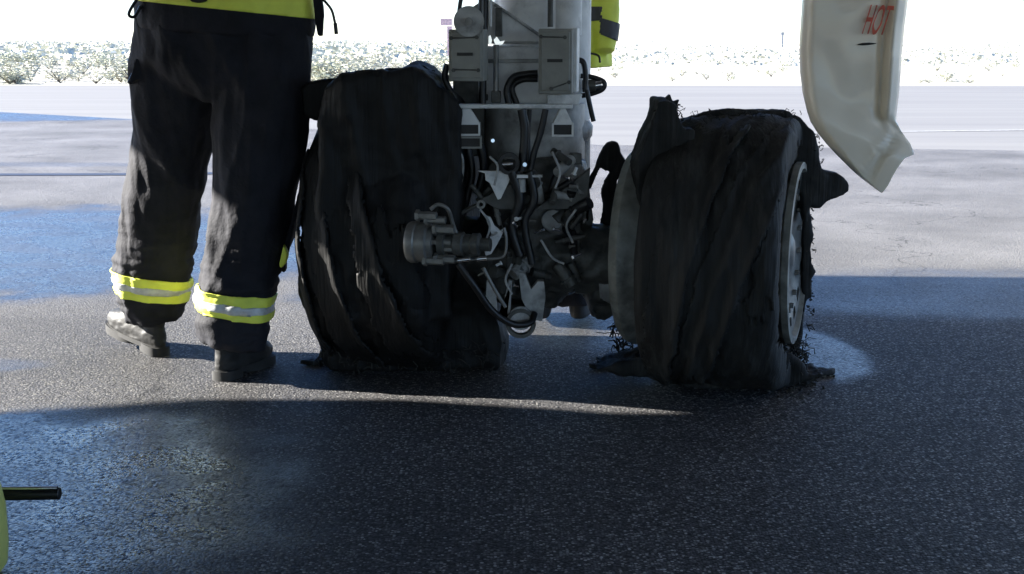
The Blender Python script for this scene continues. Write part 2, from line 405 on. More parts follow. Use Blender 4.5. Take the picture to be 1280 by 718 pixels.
# ---- junction boxes
def jbox(rect, Y, depth, rz, lab, screws, name_label, seams):
    x0, y0, x1, y1 = rect
    b = B(); pbox(b, x0, y0, x1, y1, Y, depth, rz)
    j = obj('junction_box', b, 'box', AC, bevel=.004, label=name_label)
    b = B(); pbox(b, x0+3, y0+4, x1-3, y1-4, Y-.006, .008, rz); obj('lid', b, 'box', j, bevel=.003)
    b = B(); pbox(b, *lab, Y-.010, .008, rz); obj('nameplate', b, 'label', j)
    bolts(j, [P(x, y, Y-.004) for x, y in screws], .0065, .012, m='grease', name='screw')
    for s in seams:
        b = B(); tube(b, [P(*s[0], Y-.010), P(*s[1], Y-.010)], .0022, 6); obj('seam', b, 'grease', j)
    return j
jbox((560,37,605,102), GY-.27, .09, -.14, (571,66,591,70), [(564,48),(596,47),(567,88),(598,88)], 'grey beige box left of the strut', [((564,48),(596,47)),((567,87),(598,88))])
jbox((673,36,715,118), GY-.25, .09, -.14, (684,74,703,78), [(676,46),(706,47),(711,103),(689,111)], 'grey beige box in front of the strut', [((676,46),(706,47)),((689,111),(711,103))])
b = B(); pbox(b, 714, 35, 721, 116, GY-.22, .08, -.14); obj('box_flange', b, 'paint', AC, bevel=.003)
b = B(); pprism(b, [(684,118),(728,118),(724,131),(684,131)], GY-.20, .1); obj('bracket', b, 'paint', AC, bevel=.003)
b = B(); cyl(b, P(586, 27, GY-.30), P(586, 27, GY-.18), .036, 28)
sp = obj('cable_reel', b, 'grease', AC, bevel=.003)
b = B(); lathe(b, P(586,27,GY-.305), (0,1,0), [(0,.034),(.0,.046),(.012,.046),(.012,.034)], 28); obj('rim_ring', b, 'paint_d', sp)
b = B(); cyl(b, P(586,27,GY-.325), P(586,27,GY-.30), .012, 12); obj('spindle', b, 'steel', sp)
for pts in ([(574,32),(574,14),(578,-12)], [(600,24),(601,5),(601,-12)]):
    b = B(); tube(b, [P(x,y,GY-.24) for x,y in pts], .0065); obj('cable', b, 'hose', AC)
b = B(); pprism(b, [(586,12),(598,4),(598,-12),(604,-12),(604,44),(594,44)], GY-.22, .02); obj('bracket', b, 'box', AC, bevel=.002)

b = B(); pbox(b, 566, 100, 606, 196, GY-.02, .12); obj('backing_box', b, 'grease', AC, bevel=.006)
# ---- white cross bar with two lug boxes
b = B(); pbox(b, 573, 130.5, 716, 136, GY-.24, .035); obj('cross_bar', b, 'bar', AC, bevel=.003)
b = B(); pprism(b, [(578,136),(588,136),(600,155),(573,155)], GY-.236, .03); obj('bar_leg', b, 'bar', AC, bevel=.003)
b = B(); pprism(b, [(700,136),(707,136),(716,155),(690,155)], GY-.236, .03); obj('bar_leg', b, 'bar', AC, bevel=.003)
def window_lug(x0, y0, x1, y1, m='bar'):
    b = B(); t = 2.2
    Yf = GY-.25
    for r in ((x0,y0,x1,y0+t),(x0,y1-t,x1,y1),(x0,y0+t,x0+t,y1-t),(x1-t,y0+t,x1,y1-t)): pbox(b, *r, Yf, .05)
    l = obj('lug_box', b, m, AC)
    b = B(); pbox(b, x0+t, y0+t, x1-t, y1-t, Yf+.012, .03); obj('insert', b, 'label', l)
window_lug(571,154,600,170); window_lug(690,154,717,171); window_lug(572,171,602,186,'box')

# ---- hoses
def hose(pix, r, m='hose', Y=GY-.25, name='hose'):
    b = B(); tube(b, [P(p[0], p[1], p[2] if len(p) > 2 else Y) for p in pix], r, 10, 8); return obj(name, b, m, AC)
hose([(636,131),(634,112),(642,97),(658,93),(672,92)], .011, Y=GY-.16)
hose([(646,131),(640,110),(652,100),(672,99)], .010, Y=GY-.14)
hose([(652,137),(656,160),(655,185),(652,214)], .014)
hose([(682,137),(676,165),(668,190),(663,212)], .010)
hose([(662,137),(660,170),(661,208)], .008, Y=GY-.2)
hose([(719,75),(729,78),(732,95),(731,112)], .009, Y=GY-.1)
hose([(731,100),(737,130),(742,152)], .008, Y=GY-.08)
hose([(559,80),(556,95),(560,108),(568,122),(573,140)], .010, Y=GY-.2)
hose([(572,186),(578,200),(577,222),(570,240),(560,252)], .006, 'steel')
hose([(585,186),(590,215),(583,250),(575,275),(560,285)], .012, Y=GY-.15)
hose([(600,180),(605,210),(598,240)], .014, Y=GY-.12)
hose([(573,330,3.86),(592,356,3.86),(615,388,3.88),(640,405,3.9),(662,404,3.93),(668,392,3.96)], .011)
hose([(604,335,3.85),(620,365,3.86),(632,384,3.87)], .006, 'steel')
hose([(700,210),(690,240),(700,270),(715,300)], .013, Y=GY-.2)
hose([(640,215),(650,250),(640,285),(650,320)], .015, Y=GY-.27)
hose([(662,215),(668,250),(656,280),(665,330)], .012, Y=GY-.28)
hose([(600,255),(585,262),(570,268),(558,262)], .007, 'grease')

# ---- right side lamp bracket
b = B(); tube(b, [P(726,95,GY), P(742,97,GY), P(755,103,GY), P(753,112,GY), P(738,118,GY), P(727,120,GY)], .008)
lm = obj('lamp_bracket', b, 'hose', AC)
b = B(); cyl(b, P(728,108,GY), P(744,107,GY), .02, 16); obj('lamp_body', b, 'grease', lm)
b = B(); cyl(b, P(744,107,GY), P(752,106,GY), .016, 16); obj('lamp_lens', b, 'chrome', lm)

# ---- the dark knuckle between the wheels
b = B()
loft(b, [P(668,200,GY), P(668,260,GY-.02), P(664,320,GY-.02), P(662,378,GY-.02)], [(.17,.15),(.185,.17),(.15,.15),(.11,.11)], 28)
lathe(b, P(662,318,GY-.03)+AX*-.26, AX, [(0,.09),(.0,.11),(.10,.12),(.16,.15),(.34,.15),(.42,.12),(.56,.10)], 36)
b = remesh(b, .009, 2); displace(b, lambda p: .012*noise.fractal(p*16,1,2,4))
kn = obj('axle_housing', b, 'grease', AC)
# side plates and gussets on the knuckle
def plate(name, pix, m, Y, d=.018, parent=AC, bev=.002):
    b = B(); pprism(b, pix, Y, d); return obj(name, b, m, parent, bevel=bev)
plate('bracket', [(597,214),(606,217),(607,226),(612,229),(622,250),(626,249),(636,228),(640,214)], 'bar', GY-.27)
plate('bracket', [(606,270),(613,272),(618,283),(629,291),(622,305),(614,318),(607,320),(605,313),(611,303),(614,293)], 'bar', GY-.30)
plate('torque_plate', [(668,262),(722,262),(735,245),(738,210),(720,225),(700,240)], 'grease', GY-.24, .03)
plate('torque_plate', [(600,250),(622,262),(650,262),(650,225),(636,232)], 'grease', GY-.25, .02)
plate('side_plate', [(722,240),(736,232),(742,275),(735,300),(722,300)], 'grease', GY-.1, .06)
plate('lug', [(608,352),(614,350),(620,368),(622,392),(632,398),(628,385),(636,350),(640,352),(638,392),(622,396),(607,378)], 'paint_d', GY-.28, .03)
plate('lug', [(648,340),(656,342),(664,362),(672,352),(680,352),(682,372),(678,402),(664,400),(652,374)], 'paint_d', GY-.27, .04)
b = B(); cyl(b, P(630,365,GY-.2), P(634,345,GY-.2), .05, 24); obj('piston_end', b, 'grease', AC, bevel=.003)
b = B(); lathe(b, P(651,405,GY-.30), (0,1,0), [(0,.036),(0,.048),(.03,.048),(.03,.036),(0,.036)], 28, closed=False)
tl = obj('towing_eye', b, 'grease', AC)
b = B(); cyl(b, P(651,398,GY-.30), P(651,398,GY-.16), .038, 24); obj('towing_pin', b, 'paint_d', tl, bevel=.004)
b = B(); pbox(b, 626,380,674,400,GY-.2,.12); obj('tow_fitting', b, 'grease', AC, bevel=.008)
# clamp ring with bright bits
b = B(); lathe(b, P(636,205,GY-.28), (0,1,0), [(0,.022),(0,.034),(.03,.034),(.03,.022),(0,.022)], 28, closed=False); obj('hose_clamp', b, 'hose', AC)
b = B(); cyl(b, P(628,206,GY-.31), P(641,205,GY-.31), .0055, 10); obj('pin', b, 'chrome', AC)
b = B(); cyl(b, P(656,206,GY-.32), P(656,206,GY-.28), .0065, 10); obj('pin', b, 'chrome', AC)
b = B(); cyl(b, P(616,176,GY-.22), P(616,176,GY-.18), .006, 10); obj('pin', b, 'chrome', AC)
b = B(); cyl(b, P(660,276,GY-.27), P(670,277,GY-.27), .004, 8); obj('pin', b, 'steel', AC)
b = B(); pbox(b, 646,219,660,223,GY-.29,.02); obj('link', b, 'bar', AC)
b = B(); pbox(b, 664,219,678,222,GY-.29,.02); obj('link', b, 'paint_d', AC)
b = B(); cyl(b, P(652,224,GY-.27), P(652,240,GY-.27), .014, 14); obj('fitting', b, 'paint_d', AC)
b = B(); lathe(b, P(601,256,GY-.31), (0,1,0), [(0,.007),(0,.014),(.01,.014),(.01,.007),(0,.007)], 16, closed=False); obj('eyelet', b, 'steel', AC)
b = B(); cyl(b, P(707,238,GY-.13), P(712,205,GY-.10), .045, 24); obj('valve_block', b, 'paint_d', AC, bevel=.006)
b = B(); pbox(b, 716,192,728,206,GY-.18,.04,.3); obj('valve_block', b, 'grease', AC, bevel=.004)
b = B(); pbox(b, 733,255,735.5,276,GY-.1,.01); obj('rod', b, 'chrome', AC)
b = B(); cyl(b, P(690,275,GY-.22), P(698,283,GY-.12), .035, 24); obj('fitting', b, 'paint_d', AC, bevel=.004)
# random small fittings and pipes giving the knuckle its clutter: each its own piece
rnd = random.Random(3)
for i in range(34):
    x = rnd.uniform(592, 725); y = rnd.uniform(195, 345); Yd = GY-.19-rnd.uniform(0,.05)
    b = B(); c = P(x, y, Yd)
    ax = Vector((rnd.uniform(-1,1), rnd.uniform(-.8,.2), rnd.uniform(-1,1))).normalized()
    r = rnd.uniform(.008,.022); L = rnd.uniform(.02,.06)
    cyl(b, c-ax*L, c+ax*L, r, 12); cyl(b, c-ax*L*.5, c-ax*L*.3, r*1.35, 6)
    obj('fitting', b, rnd.choice(['grease','grease','paint_d','grease','hose']), AC, bevel=.002)

for i in range(16):  # bright metal bits added at random for their glints
    x = rnd.uniform(598, 735); y = rnd.uniform(200, 385); c = P(x, y, GY-.27-rnd.uniform(0,.04))
    ax = Vector((rnd.uniform(-1,1), rnd.uniform(-.3,.3), rnd.uniform(-.6,.6))).normalized(); L = rnd.uniform(.006,.018); r = rnd.uniform(.003,.006)
    b = B(); cyl(b, c-ax*L, c+ax*L, r, 8); cyl(b, c+ax*L*.6, c+ax*L*.95, r*1.7, 6); obj('pipe_union', b, rnd.choice(['chrome','steel','bar']), AC)
for pts in ([(600,262),(612,280),(608,300)], [(676,300),(690,322),(705,330)], [(640,330),(632,350),(640,368)], [(690,190),(700,215),(694,236)], [(612,196),(622,208),(618,232)], [(720,262),(708,282),(716,304)]):
    b = B(); tube(b, [P(x,y,GY-.30) for x,y in pts], .0038, 6); obj('hydraulic_pipe', b, 'paint_d', AC)
# ---- brake cylinder, left
bc = P(528, 303, 3.86)
b = B(); lathe(b, bc-AX*.045, AX, [(0,.045),(.004,.060),(.012,.064),(.03,.064),(.034,.060),(.05,.062),(.066,.062),(.07,.052),(.085,.05)], 40)
bk = obj('brake_cylinder', b, 'steel', AC)
b = B(); lathe(b, bc+AX*.055, AX, [(0,.04),(.02,.042),(.022,.030),(.045,.030),(.05,.037),(.075,.037),(.08,.030),(.10,.030),(.105,.034),(.125,.034),(.13,.02),(.16,.02)], 28); obj('piston_rod', b, 'grease', bk)
for px, py, r in ((534,270,.013),(545,275,.012),(556,287,.015),(552,303,.010),(557,324,.014),(543,326,.013),(563,311,.012)):
    b = B(); c = P(px,py,3.82); cyl(b, c-AX*.025, c+AX*.03, r, 6); cyl(b, c-AX*.035, c-AX*.024, r*1.4, 6); obj('bolt', b, 'steel', bk)
b = B(); cyl(b, P(572,326,3.80), P(588,324,3.80), .007, 10); obj('pipe_union', b, 'chrome', AC)
b = B(); cyl(b, P(596,324,3.80), P(608,323,3.80), .008, 10); obj('pipe_union', b, 'chrome', AC)
b = B(); tube(b, [P(560,327,3.81), P(600,324,3.81), P(622,323,3.81), P(631,318,3.81), P(633,300,3.81), P(630,285,3.81)], .0045); obj('brake_pipe', b, 'steel', AC)
b = B(); tube(b, [P(538,262,3.80), P(548,256,3.80), P(560,262,3.80), P(566,280,3.82), P(572,296,3.83)], .006); obj('brake_pipe', b, 'steel', AC)

# ---- wheels
def wpt(c, a, x, ang, r):
    f = Vector((a.y, -a.x, 0))          # towards the camera
    return c + a*x + f*(r*math.cos(ang)) + Vector((0,0,1))*(r*math.sin(ang))
def rim(c, a, parent, half_in, half_out, r_in, r_out):
    b = B()
    lathe(b, c, a, [(half_in,.16),(half_in,r_in-.02),(half_in+.012,r_in-.008),(half_in+.03,r_in),(half_in+.045,r_in-.004),(half_in+.06,r_in-.014),(half_in+.09,r_in-.02),(half_in+.12,r_in-.06),
                    (0,.25),(half_out-.06,.25),(half_out-.04,r_out-.02),(half_out-.02,r_out),(half_out,r_out),(half_out+.002,r_out-.02),(half_out-.05,r_out-.035),(half_out-.10,r_out-.045),(half_out-.11,.13)], 72, closed=False)
    return obj('rim', b, 'rimdark', parent)
def hub_disc(c, a, parent, x, r0, r1, n=14):
    """disc with a ring of real openings"""
    b = B(); seg = n*6; rr = [.04,.10,r0,r0+(r1-r0)*.28,r0+(r1-r0)*.68,r1]
    dx = [-.03,-.03,-.012,-.004,-.002,.0]
    g = [[b.verts.new(wpt(c, a, x+dx[i], 2*PI*k/seg, r)) for k in range(seg)] for i, r in enumerate(rr)]
    for i in range(len(rr)-1):
        for k in range(seg):
            if i == 3 and k % 6 in (1,2,3): continue
            b.faces.new((g[i][k], g[i][(k+1)%seg], g[i+1][(k+1)%seg], g[i+1][k]))
    bmesh.ops.recalc_face_normals(b, faces=b.faces)
    bmesh.ops.solidify(b, geom=b.faces[:], thickness=.014)
    d = obj('hub_disc', b, 'rim', parent)
    for k in range(n):
        p = wpt(c, a, x-.002, 2*PI*(k+.75)/n, r0-.012); bb = B(); cyl(bb, p-a*.01, p+a*.014, .009, 6); obj('hub_bolt', bb, 'steel', parent)
    return d

c_l = Vector((-.36, 4.37, .43))
wl0 = bpy.data.objects.new('wheel', None); COL.objects.link(wl0); wl0.parent = AC; wl0.location = c_l - AC.location
a_r = Vector((math.cos(math.radians(19)), -math.sin(math.radians(19)), 0))
c_r = Vector((.668, 4.11, .425))
wr = bpy.data.objects.new('wheel', None); COL.objects.link(wr); wr.parent = AC; wr.location = c_r - AC.location
wr['label'] = 'right wheel, its tread split in long diagonal folds, open hub face showing'
rim(c_r, a_r, wr, -.285, .262, .330, .29)
hub_disc(c_r, a_r, wr, .235, .195, .262, 15)
b = B(); lathe(b, c_r, a_r, [(.10,.0),(.11,.235),(.145,.235),(.155,.0)], 48); obj('hub_shade_disc', b, 'hole_shade', wr)  # black disc behind the hub openings, its colour stands in for their shade
b = B(); lathe(b, c_r, a_r, [(.16,.0),(.16,.07),(.235,.06),(.245,.04),(.248,0.001)], 32); obj('hub_cap', b, 'rim', wr)

def tyre(c, a, prof, nu, nv, rfun, parent, m, label=None, drop=None, thick=.018, amp=.01, seed=0):
    b = B()
    # dense profile
    pr = spline([Vector((x, r, 0)) for x, r in prof], 8); L = [0]
    for p, q in zip(pr, pr[1:]): L.append(L[-1]+(q-p).length)
    def at(t):
        t *= L[-1]
        for i in range(len(L)-1):
            if t <= L[i+1] or i == len(L)-2:
                k = (t-L[i])/max(L[i+1]-L[i],1e-9); return pr[i].lerp(pr[i+1], k)
    pv = [at(j/nv) for j in range(nv+1)]
    g = []
    for i in range(nu):
        u = 2*PI*i/nu; row = []
        for j in range(nv+1):
            x, r = pv[j].x, pv[j].y
            x2, r2 = rfun(u, j/nv, x, r)
            p = wpt(c, a, x2, u, r2)
            if p.z < .018:
                p += Vector((a.y,-a.x,0))*(.35*(.018-p.z))*(1 if math.cos(u) > 0 else -1)
                p.z = .018 + .006*noise.noise(p*30)
            row.append(b.verts.new(p))
        g.append(row)
    for i in range(nu):
        for j in range(nv):
            if drop and drop(2*PI*i/nu, j/nv): continue
            b.faces.new((g[i][j], g[(i+1)%nu][j], g[(i+1)%nu][j+1], g[i][j+1]))
    bmesh.ops.delete(b, geom=[v for v in b.verts if not v.link_faces], context='VERTS')
    bmesh.ops.recalc_face_normals(b, faces=b.faces)
    o = obj('tyre', b, m, parent, smooth='all')
    s = o.modifiers.new('thick', 'SOLIDIFY'); s.thickness = thick; s.offset = -1
    if label: o['label'] = label
    return o
def rf_right(u, v, x, r):
    un = u if u < PI else u-2*PI
    q = Vector((math.cos(u)*1.1, math.sin(u)*1.1, v*1.5))
    n1 = noise.fractal(q*2.2, 1, 2, 4)
    fold = ridged(Vector((v*2.2 + .85*un, .18*un, 3.1)))           # long folds running slantwise round the tread
    r2 = r + .008*n1 + .020*max(0, fold-.35)*math.sin(PI*min(1,max(0,v))) 
    # sheets of tread that overlap along slanting torn edges
    wob = .03*noise.noise(Vector((un*3, 2, 5)))
    for base, k, hgt, sh in ((.38,.14,.008,90),(.50,.21,-.010,60),(.56,.24,.010,120),(.70,.27,-.011,70)):
        e = v - (base + k*un + wob)
        r2 += hgt*(1/(1+math.exp(-max(-8,min(8,e*sh))))) * math.sin(PI*min(1,v*1.02))**.7
        r2 += abs(hgt)*.9*math.exp(-(e/.022)**2)*(1 if hgt > 0 else -.6)
    up = max(0, math.sin(u))
    r2 -= .05*up*max(0, 1-v/.32)**1.3 + .024*up**3
    r2 += .007*noise.fractal(Vector((math.cos(u)*3, math.sin(u)*3, v*14)), 1, 2, 4)
    low = max(0, -math.sin(u))**2
    x2 = x + .03*low*(v-.3) + .006*n1
    return x2, r2
def drop_right(u, v):
    un = math.degrees(u)
    nz = noise.noise(Vector((math.cos(u)*6, math.sin(u)*6, 1.3)))*.12 + noise.noise(Vector((math.cos(u)*24, math.sin(u)*24, 7)))*.06
    if v > .90 + nz*.7: return True
    if v < .06 + nz*.6: return True
    return False
tyre(c_r, a_r, [(-.175,.35),(-.18,.40),(-.165,.432),(-.10,.447),(.04,.45),(.18,.447),(.225,.44),(.243,.41),(.245,.35),(.235,.31)], 300, 90, rf_right, wr, 'rubber', drop=drop_right)
FR = []
def torn_layer(c, a, parent, m, lines, rbase, seed, urange, prof, extra=.0, thick=.009):
    """a torn sheet of tread lying over the tyre between two slanting ragged lines"""
    for (b0, k0, b1, k1, lift, u0, u1) in lines:
        def rf(u, v, x, r):
            un = u if u < PI else u-2*PI
            x2, r2 = rbase(u, v, x, r)
            e1 = v-(b1+k1*un); 
            return x2, r2 + lift*(.55+.45*noise.noise(Vector((un*3, v*3, seed)))) + .012*math.exp(-(e1/.03)**2)
        def dr(u, v):
            un = u if u < PI else u-2*PI
            n1 = .022*noise.noise(Vector((un*9, seed, 1))) + .010*noise.noise(Vector((un*40, seed, 4)))
            n2 = .022*noise.noise(Vector((un*8, seed, 9))) + .012*noise.noise(Vector((un*45, seed, 12)))
            n3 = .25*noise.noise(Vector((v*14, seed, 3))) + .1*noise.noise(Vector((v*60, seed, 3)))
            return not (b0+k0*un+n1 < v < b1+k1*un+n2 and u0+n3 < un < u1+n3)
        o = tyre(c, a, prof, 300, 110, rf, parent, m, drop=dr, thick=thick); o.name = 'tread_sheet'
        seed += 3.7
PR = [(-.175,.35),(-.18,.40),(-.165,.432),(-.10,.447),(.04,.45),(.18,.447),(.225,.44),(.243,.41),(.245,.35),(.235,.31)]
torn_layer(c_r, a_r, wr, 'rubber', [(.46,.22,.68,.26,.010,-.9,1.3),(.22,.10,.42,.17,.009,-1.4,1.1),(.70,.16,.84,.13,.010,-.3,1.6)], rf_right, 2.0, None, PR)
# inner flange face of the rim seen left of the tread
# torn tongues and flaps of rubber
def flap(pix, Y, depth, parent, m='rubber', amp=.008, lean=0, vox=.007):
    return obj('torn_rubber', soft(pix, Y, depth, vox, amp, 3, lean), m, parent, smooth='all')
flap([(792,212),(803,182),(815,155),(822,132),(822,126),(832,124),(840,128),(846,133),(840,143),(843,154),(852,162),(868,162),(868,200),(836,235),(800,262)], 3.90, .22, wr, vox=.006)
flap([(826,150),(832,124),(838,118),(841,128),(849,125),(846,134),(838,150)], 3.96, .04, wr, vox=.004, amp=.004)
flap([(985,140),(1003,147),(1018,165),(1024,190),(1027,212),(1045,218),(1062,228),(1065,238),(1058,246),(1036,252),(1026,262),(1018,260),(1012,250),(1008,290),(1000,240),(990,200),(978,170)], 4.12, .06, wr)
flap([(1004,240),(1013,255),(1016,300),(1013,330),(1019,340),(1012,352),(1017,375),(1010,372),(1004,400),(1002,330)], 4.22, .05, wr, amp=.008)
flap([(850,149),(880,141),(930,137),(985,139),(998,150),(960,155),(900,152),(862,160)], 4.07, .05, wr)
# the hanging strand left of the right wheel
flap([(733,236),(738,222),(750,196),(760,180),(768,177),(773,180),(776,192),(785,203),(783,212),(777,218),(770,226),(773,240),(771,262),(764,290),(752,300),(742,296),(752,282),(756,262),(753,240),(757,226),(764,216),(754,212),(752,202),(762,197),(765,186),(758,196),(746,218),(738,236)], 4.2, .045, wr, vox=.0038, amp=.007)
flap([(775,455),(820,440),(880,450),(940,452),(985,440),(1000,452),(1010,470),(1030,468),(1010,478),(985,490),(930,492),(870,488),(800,474),(745,462)], 3.95, .16, wr, amp=.014, vox=.009)
# cord strands and crumbs
def cords(n, rect, Y, parent, L=(.01,.05), seed=1, r=.0016, spread=.05):
    rr = random.Random(seed); b = B()
    for _ in range(n):
        p = P(rr.uniform(rect[0],rect[2]), rr.uniform(rect[1],rect[3]), Y+rr.uniform(-spread,spread)); p.z = max(p.z,.01)
        d = Vector((rr.uniform(-.8,.8), rr.uniform(-.5,.5), rr.uniform(-1,.3))).normalized()*rr.uniform(*L)
        q = p+d; q.z = max(q.z,.004); mid = (p+q)/2+Vector((rr.uniform(-.01,.01),rr.uniform(-.01,.01),rr.uniform(-.006,.012)))
        mid.z = max(mid.z,.004); loft(b, [p, mid, q], [r*rr.uniform(.6,1.8)]*3, 4)
    return obj('frayed_cord', b, 'cord', parent, kind='stuff')
cords(300, (965,425,1012,488), 4.02, wr, seed=2)
cords(70, (1008,250,1016,420), 4.25, wr, L=(.006,.02), seed=5, spread=.02)
cords(90, (764,400,790,465), 4.12, wr, L=(.02,.06), seed=3)
cords(22, (1016,165,1030,212), 4.1, wr, L=(.008,.02), seed=6, r=.001)
cords(60, (845,138,1000,148), 4.0, wr, L=(.006,.022), seed=8, r=.0012)
cords(40, (820,126,850,150), 3.98, wr, L=(.006,.02), seed=10, r=.0012)
cords(50, (400,86,560,110), 4.2, wl0, L=(.006,.02), seed=14, r=.0012)
rr = random.Random(9); b = B()
for _ in range(220):
    s = .0025+.011*rr.random()**3; p = Vector((rr.gauss(.88,.05), rr.gauss(4.02,.09), s*.4))
    bmesh.ops.create_cone(b, cap_ends=True, segments=rr.choice((3,4,5)), radius1=s, radius2=s*rr.uniform(.2,.8), depth=s*rr.uniform(.4,1.4), matrix=Matrix.Translation(p) @ Matrix.Rotation(rr.uniform(0,6.3),4,'Z') @ Matrix.Rotation(rr.uniform(-.6,.6),4,'X') @ Matrix.Diagonal((1,rr.uniform(.3,.8),1,1)))
obj('rubber_crumb', b, 'cord', wr, kind='stuff', smooth=False)

# right hub and brake housing
cb = Vector((.655, 4.11, .425))
bh = bpy.data.objects.new('brake_housing', None); 
hubc = P(735, 342, 4.20)
b = B(); lathe(b, hubc-AX*.10, AX, [(0,.0),(0,.058),(.035,.062),(.04,.05),(.055,.05),(.06,.068),(.10,.072),(.15,.07),(.155,.10),(.2,.10),(.2,0)], 36)
bh = obj('brake_housing', b, 'paint_d', AC)
b = B(); loft(b, [P(750,285,4.24), P(748,320,4.2), P(752,360,4.2), P(756,392,4.22)], [(.035,.05),(.065,.08),(.07,.08),(.045,.06)], 20)
b = remesh(b, .007, 1); displace(b, lambda p: .01*noise.fractal(p*20,1,2,3)); obj('caliper', b, 'grease', bh)
for px, py in ((736,314),(738,322)): 
    b = B(); cyl(b, P(px-7,py,4.10), P(px+6,py,4.10), .005, 8); obj('bolt', b, 'steel', bh)
b = B(); cyl(b, P(710,367,4.1), P(718,363,4.1), .006, 8); obj('bolt', b, 'chrome', bh)
b = B(); lathe(b, hubc-AX*.085, AX, [(0,.06),(.0,.071),(.03,.071),(.03,.06)], 36); obj('seal_ring', b, 'paint_d', bh)

# ---- left wheel: burnt rubber draped over the rim
a_l = Vector((math.cos(math.radians(15)), -math.sin(math.radians(15)), 0))
c_l = Vector((-.36, 4.37, .43))
wl = wl0
wl['label'] = 'left wheel wrapped in a melted, sagging black tyre'
rim(c_l, a_l, wl, -.19, .19, .29, .29)
b = B()
lathe(b, c_l, a_l, [(-.225,.25),(-.235,.34),(-.22,.41),(-.18,.445),(0,.45),(.12,.45),(.17,.43),(.20,.35),(.20,.25)], 48)
# draped sheet over the top and down the back, and slumped mass at the foot
pprism(b, [(402,160),(404,112),(424,104),(450,97),(474,92),(502,89),(526,89),(539,97),(548,108),(556,118),(566,126),(575,142),(577,200),(572,260),(560,330),(560,400),(420,400),(400,300),(400,200)], 3.98, .45)
pprism(b, [(560,330),(585,345),(606,372),(622,400),(628,430),(624,462),(560,466),(480,468),(410,464),(398,446),(420,400),(520,360)], 4.16, .26)
bmesh.ops.triangulate(b, faces=b.faces)
for v in b.verts: v.co.z = max(v.co.z, .004)
b = remesh(b, .0085, 5)
def dl(p):
    side = ridged(Vector((p.x*5 + p.z*1.6, p.y*3, p.z*1.0+4)))
    f2 = ridged(Vector((p.x*11 + p.z*2.4 + noise.noise(p*3)*.8, p.y*2, p.z*.9+2)))
    return .016*max(0, f2-.5) + .016*noise.fractal(p*5,1,2,4) + .022*max(0, side-.3) + .004*noise.fractal(p*30,1,2,3)
displace(b, dl)
for v in b.verts: v.co.z = max(v.co.z, .003)
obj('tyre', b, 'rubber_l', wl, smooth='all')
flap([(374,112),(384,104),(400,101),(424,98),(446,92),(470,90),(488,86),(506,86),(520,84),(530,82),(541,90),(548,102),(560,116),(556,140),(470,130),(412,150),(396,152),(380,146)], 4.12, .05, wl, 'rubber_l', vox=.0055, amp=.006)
flap([(405,430),(412,452),(400,458),(388,458),(396,448)], 4.35, .08, wl, 'rubber_l')
rf_l = lambda u, v, x, r: (x + .012*noise.noise(Vector((math.cos(u)*4, math.sin(u)*4, v*3))), r + .010*noise.fractal(Vector((math.cos(u)*2, math.sin(u)*2, v*5)),1,2,4) + .035*max(0, math.sin(u))**3)
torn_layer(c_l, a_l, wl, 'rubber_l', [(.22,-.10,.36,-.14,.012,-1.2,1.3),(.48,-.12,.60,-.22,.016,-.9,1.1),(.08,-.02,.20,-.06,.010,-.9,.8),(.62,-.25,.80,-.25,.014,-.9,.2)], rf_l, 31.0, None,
   [(-.235,.34),(-.225,.41),(-.185,.455),(-.05,.462),(.1,.462),(.175,.44),(.20,.38),(.20,.30)], thick=.010)
# thin torn ribbon ends
for pts in ([(400,175),(392,192),(383,208),(376,214)], [(556,118),(552,106),(560,98),(556,90)], [(425,420),(432,440),(440,450),(447,444)]):
    b = B(); tube(b, [P(x,y,4.24) for x,y in pts], .0045, 6); obj('torn_strip', b, 'rubber_l', wl)
# ribs: exposed tread grooves on the lower right of the left tyre
for k in range(7):
    b = B(); x = 497+k*8
    tube(b, [P(x,335+k*10,4.165-.012*k*.2), P(x+4,370+k*9,4.15), P(x+12,410+k*6,4.15), P(x+22,440+k*2,4.16)], .0045, 6); obj('tread_rib', b, 'rubber', wl)
cords(160, (400,425,625,466), 4.14, wl, L=(.01,.04), seed=12)
for px, py in ((440,428),(452,437),(475,436),(431,420)):
    b = B(); c = P(px,py,4.12); lathe(b, c, (.3,-1,.2), [(0,.001),(.002,.008),(.006,.007),(.009,.001)], 8); obj('exposed_bolt', b, 'steel', wl)
b = B(); cyl(b, c_l-AX*.0, c_r-AX*.1, .05, 24); obj('axle', b, 'grease', AC)

